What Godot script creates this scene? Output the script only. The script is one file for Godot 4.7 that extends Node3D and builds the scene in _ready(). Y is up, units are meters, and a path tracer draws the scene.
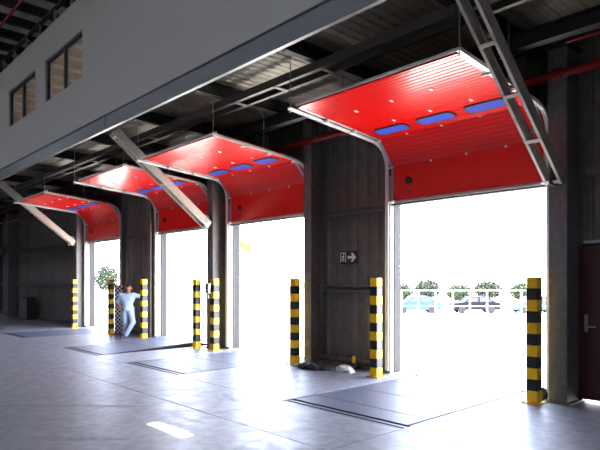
extends Node3D
# A warehouse loading dock: four raised red sectional doors under a steel mezzanine.
# The dock wall runs along x at z = -7.6; the hall lies at z > -7.6; the dock floor is y = 0.

const DOORS := [-4.5, -9.1, -12.45, -17.3]      # centres of the four doorways
const HALF := 1.32                              # half width of a doorway
const HEAD := 2.84                              # height of the raised doors' lower edge
const WALL_Z := -7.6
const COLUMNS := [-2.95, -10.80, -18.9, -26.7]
var M := {}
var box_cache := {}
var used := {}
var sun_dir := Vector3.UP                      # towards the sun
var rng := RandomNumberGenerator.new()

# ------------------------------------------------------------------ helpers
func numbered(called: String) -> String:
	if not used.has(called):
		used[called] = 0
		return called
	used[called] += 1
	return "%s_%03d" % [called, used[called]]

func thing(called: String, label: String, category: String, at := Vector3.ZERO, turn := 0.0, group := "") -> Node3D:
	var o := Node3D.new()
	o.name = numbered(called)
	add_child(o)
	o.position = at
	o.rotation.y = turn
	o.set_meta("label", label)
	o.set_meta("category", category)
	if group != "":
		o.set_meta("group", group)
	return o

func structure(called: String, label: String, at := Vector3.ZERO) -> Node3D:
	var o := Node3D.new()
	o.name = numbered(called)
	add_child(o)
	o.position = at
	o.set_meta("kind", "structure")
	o.set_meta("label", label)
	return o

func part(parent: Node, called: String, mesh: Mesh, material: Material, at := Vector3.ZERO, basis := Basis.IDENTITY) -> MeshInstance3D:
	var o := MeshInstance3D.new()
	o.name = called
	o.mesh = mesh
	o.material_override = material
	parent.add_child(o, true)
	o.transform = Transform3D(basis, at)
	o.cast_shadow = GeometryInstance3D.SHADOW_CASTING_SETTING_ON
	return o

func begin() -> SurfaceTool:
	var st := SurfaceTool.new()
	st.begin(Mesh.PRIMITIVE_TRIANGLES)
	return st

func tri(st: SurfaceTool, a: Vector3, b: Vector3, c: Vector3, n: Vector3) -> void:
	if (b - a).cross(c - a).dot(n) > 0.0:
		var s := b
		b = c
		c = s
	for v in [a, b, c]:
		st.set_normal(n)
		st.add_vertex(v)

func quad(st: SurfaceTool, a: Vector3, b: Vector3, c: Vector3, d: Vector3, n: Vector3) -> void:
	tri(st, a, b, c, n)
	tri(st, a, c, d, n)

func add_box(st: SurfaceTool, lo: Vector3, hi: Vector3) -> void:
	for ax in 3:
		var u := (ax + 1) % 3
		var w := (ax + 2) % 3
		for s in 2:
			var n := Vector3.ZERO
			n[ax] = 1.0 if s == 1 else -1.0
			var p := []
			for k in [[0, 0], [1, 0], [1, 1], [0, 1]]:
				var v := Vector3.ZERO
				v[ax] = hi[ax] if s == 1 else lo[ax]
				v[u] = hi[u] if k[0] == 1 else lo[u]
				v[w] = hi[w] if k[1] == 1 else lo[w]
				p.append(v)
			quad(st, p[0], p[1], p[2], p[3], n)

# a chamfered box centred on the origin, shared between pieces of one size
func box(sx: float, sy: float, sz: float, ch := 0.004) -> ArrayMesh:
	var key := "%.4f %.4f %.4f %.4f" % [sx, sy, sz, ch]
	if box_cache.has(key):
		return box_cache[key]
	var st := begin()
	var h := Vector3(sx, sy, sz) * 0.5
	ch = minf(ch, minf(h.x, minf(h.y, h.z)) * 0.6)
	for ax in 3:
		var u := (ax + 1) % 3
		var w := (ax + 2) % 3
		for s in [-1.0, 1.0]:
			var n := Vector3.ZERO
			n[ax] = s
			var p := []
			for k in [[-1, -1], [1, -1], [1, 1], [-1, 1]]:
				var v := Vector3.ZERO
				v[ax] = h[ax] * s
				v[u] = (h[u] - ch) * k[0]
				v[w] = (h[w] - ch) * k[1]
				p.append(v)
			quad(st, p[0], p[1], p[2], p[3], n)
	for ax in 3:                                # the twelve edges
		var u := (ax + 1) % 3
		var w := (ax + 2) % 3
		for su in [-1.0, 1.0]:
			for sw in [-1.0, 1.0]:
				var p := []
				for k in [-1.0, 1.0]:
					var a := Vector3.ZERO
					a[ax] = (h[ax] - ch) * k
					a[u] = h[u] * su
					a[w] = (h[w] - ch) * sw
					var b := a
					b[u] = (h[u] - ch) * su
					b[w] = h[w] * sw
					p.append([a, b])
				var n := Vector3.ZERO
				n[u] = su
				n[w] = sw
				quad(st, p[0][0], p[1][0], p[1][1], p[0][1], n.normalized())
	for sx2 in [-1.0, 1.0]:
		for sy2 in [-1.0, 1.0]:
			for sz2 in [-1.0, 1.0]:
				var s3 := Vector3(sx2, sy2, sz2)
				var i := h - Vector3.ONE * ch
				tri(st, Vector3(h.x, i.y, i.z) * s3, Vector3(i.x, h.y, i.z) * s3, Vector3(i.x, i.y, h.z) * s3, s3.normalized())
	var m := st.commit()
	box_cache[key] = m
	return m

# box given by its corners
func bar(parent: Node, called: String, material: Material, lo: Vector3, hi: Vector3, ch := 0.004) -> MeshInstance3D:
	var s := hi - lo
	return part(parent, called, box(s.x, s.y, s.z, ch), material, (lo + hi) * 0.5)

func along(axis: String, a: float, b: float, c: float) -> Vector3:
	if axis == "x":
		return Vector3(c, b, a)                 # the outline lies in (z, y)
	if axis == "y":
		return Vector3(a, c, b)                 # the outline lies in (x, z)
	return Vector3(a, b, c)                     # the outline lies in (x, y)

func add_extrusion(st: SurfaceTool, poly: PackedVector2Array, axis: String, c0: float, c1: float, smooth := false) -> void:
	var n := poly.size()
	var area := 0.0
	for i in n:
		area += poly[i].cross(poly[(i + 1) % n])
	var sgn := 1.0 if area > 0 else -1.0
	var norms := []
	for i in n:
		var e := (poly[(i + 1) % n] - poly[i]).normalized()
		norms.append(Vector2(e.y, -e.x) * sgn)
	for i in n:
		var p := poly[i]
		var q := poly[(i + 1) % n]
		var n2: Vector2 = norms[i]
		if smooth:
			var na: Vector2 = (norms[(i + n - 1) % n] + n2).normalized()
			var nb: Vector2 = (n2 + norms[(i + 1) % n]).normalized()
			var vs := [along(axis, p.x, p.y, c0), along(axis, q.x, q.y, c0), along(axis, q.x, q.y, c1), along(axis, p.x, p.y, c1)]
			var ns := [along(axis, na.x, na.y, 0), along(axis, nb.x, nb.y, 0), along(axis, nb.x, nb.y, 0), along(axis, na.x, na.y, 0)]
			smooth_quad(st, vs, ns)
		else:
			quad(st, along(axis, p.x, p.y, c0), along(axis, q.x, q.y, c0), along(axis, q.x, q.y, c1), along(axis, p.x, p.y, c1), along(axis, n2.x, n2.y, 0))
	var ids := Geometry2D.triangulate_polygon(poly)
	for k in range(0, ids.size(), 3):
		for e in [[c0, -1.0], [c1, 1.0]]:
			var d: float = e[1] * (1.0 if c1 > c0 else -1.0)
			var a := poly[ids[k]]
			var b := poly[ids[k + 1]]
			var c := poly[ids[k + 2]]
			tri(st, along(axis, a.x, a.y, e[0]), along(axis, b.x, b.y, e[0]), along(axis, c.x, c.y, e[0]), along(axis, 0, 0, d))

func smooth_quad(st: SurfaceTool, vs: Array, ns: Array) -> void:
	for t in [[0, 1, 2], [0, 2, 3]]:
		var i0: int = t[0]
		var i1: int = t[1]
		var i2: int = t[2]
		var nn: Vector3 = ns[i0] + ns[i1] + ns[i2]
		if (vs[i1] - vs[i0]).cross(vs[i2] - vs[i0]).dot(nn) > 0.0:
			var s := i1
			i1 = i2
			i2 = s
		for i in [i0, i1, i2]:
			st.set_normal(ns[i])
			st.add_vertex(vs[i])

func extrusion(poly: PackedVector2Array, axis: String, c0: float, c1: float, smooth := false) -> ArrayMesh:
	var st := begin()
	add_extrusion(st, poly, axis, c0, c1, smooth)
	return st.commit()

func add_tube(st: SurfaceTool, pts: Array, radii: Array, sides := 10) -> void:
	var rings := []
	for i in pts.size():
		var d: Vector3 = (pts[mini(i + 1, pts.size() - 1)] - pts[maxi(i - 1, 0)]).normalized()
		var s := d.cross(Vector3.UP)
		if s.length() < 0.1:
			s = d.cross(Vector3.RIGHT)
		s = s.normalized()
		var t := s.cross(d)
		var ring := []
		for k in sides:
			var a := TAU * k / sides
			ring.append(s * cos(a) + t * sin(a))
		rings.append(ring)
	for i in pts.size() - 1:
		for k in sides:
			var k2 := (k + 1) % sides
			var ns := [rings[i][k], rings[i][k2], rings[i + 1][k2], rings[i + 1][k]]
			smooth_quad(st, [pts[i] + ns[0] * radii[i], pts[i] + ns[1] * radii[i], pts[i + 1] + ns[2] * radii[i + 1], pts[i + 1] + ns[3] * radii[i + 1]], ns)
	for e in [0, pts.size() - 1]:
		var other: Vector3 = pts[1] if e == 0 else pts[pts.size() - 2]
		var n: Vector3 = (pts[e] - other).normalized()
		for k in range(1, sides - 1):
			tri(st, pts[e] + rings[e][0] * radii[e], pts[e] + rings[e][k] * radii[e], pts[e] + rings[e][k + 1] * radii[e], n)

func tube(pts: Array, r: float, sides := 10) -> ArrayMesh:
	var st := begin()
	var rr := []
	for p in pts:
		rr.append(r)
	add_tube(st, pts, rr, sides)
	return st.commit()

# an outline of even width that follows a line in (z, y)
func ribbon(line: Array, half: float) -> PackedVector2Array:
	var left := PackedVector2Array()
	var right := PackedVector2Array()
	for i in line.size():
		var d: Vector2 = (line[mini(i + 1, line.size() - 1)] - line[maxi(i - 1, 0)]).normalized()
		var s := Vector2(-d.y, d.x) * half
		left.append(line[i] + s)
		right.append(line[i] - s)
	right.reverse()
	left.append_array(right)
	return left

# a blob whose surface is pushed in and out by noise
func lump(size: Vector3, rough: float, freq: float, seed_: int, rings := 14, flat := 0.0) -> ArrayMesh:
	var n := FastNoiseLite.new()
	n.seed = seed_
	n.frequency = freq
	var g := []
	for i in rings + 1:
		var row := []
		for j in rings * 2 + 1:
			var a := PI * i / rings
			var b := TAU * (j % (rings * 2)) / (rings * 2)
			var d := Vector3(sin(a) * cos(b), cos(a), sin(a) * sin(b))
			var p := d * (1.0 + rough * n.get_noise_3dv(d * 2.0)) * size
			if flat > 0.0:
				p.y = maxf(p.y, -size.y * flat)
			row.append(p)
		g.append(row)
	var st := begin()
	st.set_smooth_group(0)
	for i in rings:
		for j in rings * 2:
			for v in [g[i][j], g[i][j + 1], g[i + 1][j + 1], g[i][j], g[i + 1][j + 1], g[i + 1][j]]:
				st.add_vertex(v)
	st.index()
	st.generate_normals()
	return st.commit()

# ------------------------------------------------------------------ materials
func noise_image(size: int, freq: float, lo: float, hi: float, seed_: int, octaves := 4, contrast := 1.0) -> ImageTexture:
	var n := FastNoiseLite.new()
	n.seed = seed_
	n.noise_type = FastNoiseLite.TYPE_SIMPLEX_SMOOTH
	n.frequency = freq
	n.fractal_octaves = octaves
	var src := n.get_seamless_image(size, size)
	var im := Image.create(size, size, false, Image.FORMAT_RGB8)
	for y in size:
		for x in size:
			var v := clampf((src.get_pixel(x, y).r - 0.5) * contrast + 0.5, 0, 1)
			v = lerpf(lo, hi, v)
			im.set_pixel(x, y, Color(v, v, v))
	return ImageTexture.create_from_image(im)

func mat(color: Color, rough := 0.7, metal := 0.0, tex: Texture2D = null, scale_ := 1.0, spec := 0.5) -> StandardMaterial3D:
	var m := StandardMaterial3D.new()
	m.albedo_color = color
	m.roughness = rough
	m.metallic = metal
	m.metallic_specular = spec
	if tex:
		m.albedo_texture = tex
		m.uv1_triplanar = true
		m.uv1_world_triplanar = true
		m.uv1_scale = Vector3.ONE * scale_
	return m

func make_materials() -> void:
	var fine := noise_image(256, 0.06, 0.93, 1.0, 3, 5, 1.3)
	var blotch := noise_image(512, 0.035, 0.84, 1.0, 11, 6, 1.6)
	var streak := noise_image(256, 0.03, 0.86, 1.0, 21, 5, 1.4)
	M.floor = mat(Color(0.515, 0.515, 0.525), 0.53, 0.0, blotch, 0.22)
	M.floor.roughness_texture = noise_image(512, 0.02, 0.8, 1.0, 31, 5, 1.8)
	M.floor_b = mat(Color(0.505, 0.505, 0.515), 0.5, 0.0, blotch, 0.31)
	M.floor_b.roughness_texture = M.floor.roughness_texture
	M.plaster = mat(Color(0.68, 0.67, 0.65), 0.9, 0.0, fine, 3.0)
	M.beam = mat(Color(0.37, 0.365, 0.36), 0.35, 0.0, fine, 1.2)
	M.black_steel = mat(Color(0.13, 0.13, 0.13), 0.6, 0.0, streak, 0.8)
	M.brace = mat(Color(0.72, 0.70, 0.67), 0.5, 0.0, streak, 1.5)
	M.column = mat(Color(0.42, 0.415, 0.41), 0.6, 0.0, streak, 0.9)
	M.cladding = mat(Color(0.42, 0.405, 0.385), 0.5, 0.0, streak, 0.5)
	M.cladding_b = mat(Color(0.39, 0.375, 0.36), 0.5, 0.0, streak, 0.6)
	M.backing = mat(Color(0.16, 0.16, 0.16), 0.8)
	M.deck = mat(Color(0.58, 0.56, 0.51), 0.42, 0.4, streak, 0.7)
	M.galv = mat(Color(0.66, 0.67, 0.68), 0.35, 0.6, fine, 2.0)
	M.track = mat(Color(0.86, 0.86, 0.85), 0.35, 0.1, fine, 2.0)
	M.red = mat(Color(0.82, 0.035, 0.02), 0.24)
	M.rubber = mat(Color(0.05, 0.05, 0.055), 0.7)
	M.pane_blue = mat(Color(0.25, 0.35, 0.78), 0.2)
	M.white_plastic = mat(Color(0.85, 0.85, 0.84), 0.4)
	M.yellow = mat(Color(0.98, 0.80, 0.03), 0.4, 0.0, fine, 1.5)
	M.band_black = mat(Color(0.06, 0.06, 0.065), 0.45, 0.0, fine, 1.5)
	M.pipe = mat(Color(0.55, 0.05, 0.06), 0.14)
	M.girder = mat(Color(0.30, 0.29, 0.28), 0.45, 0.0, streak, 1.5)
	M.tyre_mark = mat(Color(0.50, 0.50, 0.52), 0.6, 0.0, blotch, 0.5)
	M.bed = mat(Color(0.25, 0.25, 0.26), 0.9)
	M.red_door = mat(Color(0.24, 0.035, 0.04), 0.4, 0.0, fine, 1.0)
	M.plate = mat(Color(0.33, 0.335, 0.38), 0.5, 0.25, blotch, 0.8)
	M.pit = mat(Color(0.08, 0.08, 0.08), 0.9)
	M.blind = mat(Color(0.88, 0.74, 0.58), 0.8, 0.0, streak, 1.3)
	M.frame_dark = mat(Color(0.14, 0.13, 0.13), 0.5)
	M.glass = mat(Color(0.9, 0.92, 0.95, 0.06), 0.05)
	M.glass.transparency = BaseMaterial3D.TRANSPARENCY_ALPHA
	M.roof = mat(Color(0.8, 0.8, 0.79), 0.6, 0.1, streak, 0.4)
	M.purlin = mat(Color(0.17, 0.17, 0.18), 0.6)
	M.lattice = mat(Color(0.55, 0.55, 0.54), 0.5)
	M.apron = mat(Color(0.74, 0.73, 0.71), 0.85, 0.0, blotch, 0.1)
	M.fence = mat(Color(0.80, 0.80, 0.80), 0.5)
	M.leaf = mat(Color(0.15, 0.20, 0.09), 0.9)
	M.leaf_b = mat(Color(0.12, 0.16, 0.08), 0.9)
	M.bark = mat(Color(0.30, 0.24, 0.19), 0.9)
	M.tyre = mat(Color(0.06, 0.06, 0.06), 0.8)
	M.car_glass = mat(Color(0.10, 0.12, 0.15), 0.1)
	M.sign_green = mat(Color(0.05, 0.16, 0.11), 0.4)
	M.sign_white = mat(Color(0.88, 0.90, 0.88), 0.5)
	M.bag_black = mat(Color(0.07, 0.07, 0.08), 0.5)
	M.bag_white = mat(Color(0.86, 0.86, 0.85), 0.5)
	M.skin = mat(Color(0.66, 0.45, 0.36), 0.55)
	M.hair = mat(Color(0.07, 0.05, 0.05), 0.5)
	M.shirt = mat(Color(0.72, 0.83, 0.93), 0.85)
	M.trousers = mat(Color(0.68, 0.76, 0.86), 0.85)
	M.shoe = mat(Color(0.25, 0.28, 0.34), 0.6)

# ------------------------------------------------------------------ the building
func make_floor() -> void:
	var f := structure("floor", "grey concrete dock floor of jointed slabs")
	bar(f, "sub_base", M.pit, Vector3(-40, -1.2, -7.66), Vector3(9.2, -0.45, 14.2), 0.0)
	# slab joints: the pit edges set the joints across, -3.63 is the long joint in front of the levellers
	var xs := [-40.0]
	var holes := []
	for k in range(3, -1, -1):
		var c: float = leveller_x(k)
		holes.append([c - 0.95, c + 0.95])
	for x in [-36.0, -32.0, -28.0, -24.0, -20.5]:
		xs.append(x)
	for h in holes:
		xs.append(h[0])
		xs.append(h[1])
	for x in [-0.6, 2.4, 5.4, 9.2]:
		xs.append(x)
	var zs := [-7.66, -4.72, -3.63, 4.2, 14.2]
	var far := [-40.0, -32.0, -24.0, -16.0, -3.55, 4.4, 9.2]
	var g := 0.003
	for j in zs.size() - 1:
		var row: Array = xs if j < 2 else far
		for i in row.size() - 1:
			var pit := false
			for h in holes:
				if j == 0 and absf(row[i] - h[0]) < 0.01:
					pit = true
			if pit:
				continue
			bar(f, "slab", M.floor if (i + j) % 2 == 0 else M.floor_b, Vector3(row[i] + g, -0.2, zs[j] + g), Vector3(row[i + 1] - g, 0.0, zs[j + 1] - g), 0.003)
	smear(f, Vector2(-7.2, -2.4), 2.6, 0.14, deg_to_rad(46), 1)
	smear(f, Vector2(-5.8, -1.8), 1.9, 0.16, deg_to_rad(46), 2)
	smear(f, Vector2(-6.1, -4.35), 0.5, 0.12, deg_to_rad(-20), 3)
	for j in zs.size() - 1:                     # mortar bed, lower than the slabs, shows in the joints
		if j > 0:
			bar(f, "bed", M.bed, Vector3(-40, -0.45, zs[j]), Vector3(9.2, -0.2, zs[j + 1]), 0.0)
	for i in xs.size() - 1:
		var pit := false
		for h in holes:
			pit = pit or absf(xs[i] - h[0]) < 0.01
		if not pit:
			bar(f, "bed", M.bed, Vector3(xs[i], -0.45, zs[0]), Vector3(xs[i + 1], -0.2, zs[1]), 0.0)

func smear(f: Node, at: Vector2, length: float, width: float, turn: float, seed_: int) -> void:
	rng.seed = seed_
	var up := PackedVector2Array()
	var low := PackedVector2Array()
	var n := 28
	for i in n + 1:
		var t := float(i) / n
		var w := width * 0.5 * pow(sin(PI * clampf(t, 0.02, 0.98)), 0.4)
		up.append(Vector2((t - 0.5) * length, w * rng.randf_range(0.6, 1.1)))
		low.append(Vector2((t - 0.5) * length, -w * rng.randf_range(0.6, 1.1)))
	low.reverse()
	up.append_array(low)
	part(f, "tyre_mark", extrusion(up, "y", 0.0, 0.0006), M.tyre_mark, Vector3(at.x, 0.0, at.y), Basis(Vector3.UP, turn))

func leveller_x(k: int) -> float:
	return [-4.5, -9.05, -12.3, -17.2][k]

func make_outer_wall() -> void:
	var w := structure("wall_dock", "dark ribbed steel cladding wall with four dock doorways")
	var solid := [[-40.0, DOORS[3] - HALF]]
	for k in [3, 2, 1]:
		solid.append([DOORS[k] + HALF, DOORS[k - 1] - HALF])
	solid.append([DOORS[0] + HALF, -2.81])
	solid.append([-1.89, 9.2])
	for s in solid:
		bar(w, "backing", M.backing, Vector3(s[0], 0, WALL_Z - 0.14), Vector3(s[1], HEAD, WALL_Z), 0.0)
	bar(w, "backing", M.backing, Vector3(-2.81, 2.0, WALL_Z - 0.14), Vector3(-1.89, HEAD, WALL_Z), 0.0)
	bar(w, "backing", M.backing, Vector3(-40, HEAD, WALL_Z - 0.14), Vector3(9.2, 9.5, WALL_Z), 0.0)
	bar(w, "plinth", M.backing, Vector3(-40, -1.2, WALL_Z - 0.14), Vector3(9.2, -0.005, -7.66), 0.0)
	# ribbed sheets, half a metre wide, two ribs each
	var pw := 0.5
	for s in solid:
		if s[1] < -30.0:
			continue
		var x0: float = maxf(s[0], -29.0)
		var x1: float = minf(s[1], 1.0)
		if x1 - x0 < 0.05:
			continue
		var n := maxi(1, roundi((x1 - x0) / pw))
		var ww := (x1 - x0) / n
		var sheet := cladding_sheet(ww, 4.7)
		for i in n:
			part(w, "cladding_sheet", sheet, M.cladding if i % 3 != 1 else M.cladding_b, Vector3(x0 + ww * i, 0, WALL_Z))
	for k in 4:                                 # above the doorways
		var n := 5
		var ww := HALF * 2.0 / n
		var sheet := cladding_sheet(ww, 4.7 - HEAD)
		for i in n:
			part(w, "cladding_sheet", sheet, M.cladding_b, Vector3(DOORS[k] - HALF + ww * i, HEAD, WALL_Z))
	var nn := 2
	var sh := cladding_sheet(0.46, 4.7 - 2.03)
	for i in nn:
		part(w, "cladding_sheet", sh, M.cladding, Vector3(-2.81 + 0.46 * i, 2.03, WALL_Z))
	# girts between the doorways
	for s in [[DOORS[1] + HALF + 0.3, DOORS[0] - HALF - 0.06], [DOORS[3] + HALF + 0.3, DOORS[2] - HALF - 0.06], [-28.9, -18.95]]:
		for y in [2.82, 1.42, 0.09]:
			var st := begin()
			var poly := PackedVector2Array([Vector2(-7.555, y - 0.06), Vector2(-7.42, y - 0.06), Vector2(-7.42, y - 0.03), Vector2(-7.435, y - 0.03), Vector2(-7.435, y - 0.045), Vector2(-7.54, y - 0.045), Vector2(-7.54, y + 0.045), Vector2(-7.435, y + 0.045), Vector2(-7.435, y + 0.03), Vector2(-7.42, y + 0.03), Vector2(-7.42, y + 0.06), Vector2(-7.555, y + 0.06)])
			add_extrusion(st, poly, "x", s[0], s[1])
			part(w, "girt", st.commit(), M.column)
	for s in [[-2.7, 1.0]]:
		part(w, "girt", box(s[1] - s[0], 0.12, 0.13), M.cladding, Vector3((s[0] + s[1]) * 0.5, 2.95, -7.49))
	# posts beside the doorways
	for k in 4:
		var l: float = DOORS[k] - HALF
		var r: float = DOORS[k] + HALF
		bar(w, "jamb_post", M.column, Vector3(l - 0.1, 0, -7.56), Vector3(l, 4.6, -7.42))
		bar(w, "jamb_post", M.column, Vector3(r, 0, -7.56), Vector3(r + 0.1, 4.6, -7.42))
		if k == 1:
			h_post(w, r + 0.19, -7.56, -7.22)
		if k == 2:
			h_post(w, l - 0.19, -7.56, -7.30)
	# the unseen remainder of the hall
	var wl := structure("wall_left", "far end wall of the hall")
	bar(wl, "sheeting", M.cladding, Vector3(-40.2, -1.2, WALL_Z), Vector3(-40.0, 9.5, 14.2), 0.0)
	var wr := structure("wall_right", "near end wall of the hall")
	bar(wr, "sheeting", M.roof, Vector3(9.2, -1.2, WALL_Z), Vector3(9.4, 9.5, 14.2), 0.0)
	var wb := structure("wall_rear", "rear wall of the hall")
	bar(wb, "sheeting", M.roof, Vector3(-40, -1.2, 14.2), Vector3(9.4, 9.5, 14.4), 0.0)

func cladding_sheet(w: float, h: float) -> ArrayMesh:
	var p := PackedVector2Array()
	var d := 0.035
	p.append(Vector2(0.003, 0.0))
	p.append(Vector2(0.003, 0.012))
	for k in 2:
		var c := w * (0.25 + 0.5 * k)
		p.append(Vector2(c - 0.045, 0.012))
		p.append(Vector2(c - 0.022, d))
		p.append(Vector2(c + 0.022, d))
		p.append(Vector2(c + 0.045, 0.012))
	p.append(Vector2(w - 0.003, 0.012))
	p.append(Vector2(w - 0.003, 0.0))
	return extrusion(p, "y", 0.0, h)

func h_post(parent: Node, x: float, z0: float, z1: float) -> void:
	var st := begin()
	add_box(st, Vector3(x - 0.1, 0, z1 - 0.015), Vector3(x + 0.1, 4.6, z1))
	add_box(st, Vector3(x - 0.1, 0, z0), Vector3(x + 0.1, 4.6, z0 + 0.015))
	add_box(st, Vector3(x - 0.006, 0, z0 + 0.015), Vector3(x + 0.006, 4.6, z1 - 0.015))
	part(parent, "wind_post", st.commit(), M.column)

func make_mezzanine() -> void:
	var c := structure("ceiling", "dark ribbed steel deck and joists under the mezzanine")
	bar(c, "slab", M.backing, Vector3(-40, 4.76, WALL_Z), Vector3(9.2, 4.86, -4.66), 0.0)
	var w := 0.9
	var p := PackedVector2Array([Vector2(0.002, 0.0), Vector2(0.002, -0.008)])
	for k in 6:
		var x := w * (k + 0.5) / 6
		p.append(Vector2(x - 0.05, -0.008))
		p.append(Vector2(x - 0.03, -0.02))
		p.append(Vector2(x + 0.03, -0.02))
		p.append(Vector2(x + 0.05, -0.008))
	p.append(Vector2(w - 0.002, -0.008))
	p.append(Vector2(w - 0.002, 0.0))
	var sheet := extrusion(p, "z", WALL_Z, -4.7)
	for i in 40:
		part(c, "deck_sheet", sheet, M.deck, Vector3(-32.0 + w * i, 4.76, 0))
	var js := begin()
	var joist := PackedVector2Array([Vector2(-0.05, 4.52), Vector2(0.05, 4.52), Vector2(0.05, 4.53), Vector2(0.006, 4.53), Vector2(0.006, 4.715), Vector2(0.05, 4.715), Vector2(0.05, 4.725), Vector2(-0.05, 4.725), Vector2(-0.05, 4.715), Vector2(-0.006, 4.715), Vector2(-0.006, 4.53), Vector2(-0.05, 4.53)])
	add_extrusion(js, joist, "z", WALL_Z + 0.04, -4.72)
	var jm := js.commit()
	for i in 14:
		part(c, "joist", jm, M.black_steel, Vector3(-30.6 + 2.1 * i, 0, 0))
	# secondary beam near the wall
	var sb := PackedVector2Array([Vector2(-6.55, 4.33), Vector2(-6.42, 4.33), Vector2(-6.42, 4.345), Vector2(-6.48, 4.345), Vector2(-6.48, 4.505), Vector2(-6.42, 4.505), Vector2(-6.42, 4.52), Vector2(-6.55, 4.52), Vector2(-6.55, 4.505), Vector2(-6.49, 4.505), Vector2(-6.49, 4.345), Vector2(-6.55, 4.345)])
	part(c, "secondary_beam", extrusion(sb, "x", -32.0, 4.0), M.black_steel)

	# the deep edge beam below the plaster wall
	var e := thing("edge_beam", "long dark steel edge beam with pale lower flange below the plaster wall", "beam", Vector3(0, 4.47, -4.62))
	bar(e, "web", M.beam, Vector3(-40, 0.03, -0.01), Vector3(9.2, 0.29, 0.05), 0.0)
	bar(e, "lower_flange", M.beam, Vector3(-40, 0.0, 0.02), Vector3(9.2, 0.03, 0.09), 0.004)
	bar(e, "upper_flange", M.beam, Vector3(-40, 0.29, -0.1), Vector3(9.2, 0.31, 0.075), 0.004)
	for x in COLUMNS:
		bar(e, "splice_plate", M.beam, Vector3(x - 0.3, 0.05, 0.05), Vector3(x + 0.3, 0.27, 0.062), 0.002)

	# laced girder: two channels joined by battens
	var g := thing("laced_girder", "laced steel girder of two pale-edged channels hung under the mezzanine", "girder", Vector3(0, 4.40, -5.4))
	for s in [-1.0, 1.0]:
		var ch := PackedVector2Array([Vector2(0.15, 0.0), Vector2(0.09, 0.0), Vector2(0.09, 0.012), Vector2(0.14, 0.012), Vector2(0.14, 0.108), Vector2(0.09, 0.108), Vector2(0.09, 0.118), Vector2(0.15, 0.118)])
		var q := PackedVector2Array()
		for v in ch:
			q.append(Vector2(v.x * s, v.y))
		part(g, "channel", extrusion(q, "x", -32.0, 4.0), M.girder)
	for i in 36:
		bar(g, "batten", M.girder, Vector3(-31.5 + i * 0.97, -0.008, -0.13), Vector3(-31.42 + i * 0.97, 0.0, 0.13), 0.001)

	# the plaster wall of the upper storey
	var u := structure("wall_upper", "grey rendered wall of the upper storey with two windows")
	var holes := [[-13.9, 5.82, -11.62, 6.82], [-16.85, 5.82, -14.6, 6.82]]
	var xs := [-40.0, -16.85, -14.6, -13.9, -11.62, 9.2]
	var ys := [4.78, 5.82, 6.82, 7.55]
	var st := begin()
	for i in xs.size() - 1:
		for j in ys.size() - 1:
			var hole := false
			for h in holes:
				hole = hole or (absf(xs[i] - h[0]) < 0.01 and j == 1)
			if not hole:
				add_box(st, Vector3(xs[i], ys[j], -4.70), Vector3(xs[i + 1], ys[j + 1], -4.56))
	part(u, "render_coat", st.commit(), M.plaster)
	bar(u, "top_slab", M.backing, Vector3(-40, 7.35, WALL_Z), Vector3(9.2, 7.44, -4.7), 0.0)
	for k in 2:
		var h: Array = holes[k]
		var wn := structure("window_%d" % (k + 1), "dark framed two-pane window with tan blinds in the rendered wall")
		var mid: float = (h[0] + h[2]) * 0.5
		var fz0 := -4.66
		var fz1 := -4.60
		bar(wn, "window_frame", M.frame_dark, Vector3(h[0], h[3] - 0.06, fz0), Vector3(h[2], h[3], fz1))
		bar(wn, "window_frame", M.frame_dark, Vector3(h[0], h[1], fz0), Vector3(h[2], h[1] + 0.03, fz1))
		bar(wn, "window_frame", M.frame_dark, Vector3(h[0], h[1], fz0), Vector3(h[0] + 0.06, h[3], fz1))
		bar(wn, "window_frame", M.frame_dark, Vector3(h[2] - 0.03, h[1], fz0), Vector3(h[2], h[3], fz1))
		bar(wn, "mullion", M.frame_dark, Vector3(mid - 0.04, h[1], fz0), Vector3(mid + 0.04, h[3], fz1))
		for s in 2:
			var a: float = h[0] if s == 0 else mid
			var b: float = mid if s == 0 else h[2]
			bar(wn, "pane", M.glass, Vector3(a, h[1], -4.645), Vector3(b, h[3], -4.637), 0.0)
			bar(wn, "blind", M.blind, Vector3(a + 0.01, h[1], -4.695), Vector3(b - 0.01, h[3], -4.68), 0.0)

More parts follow.
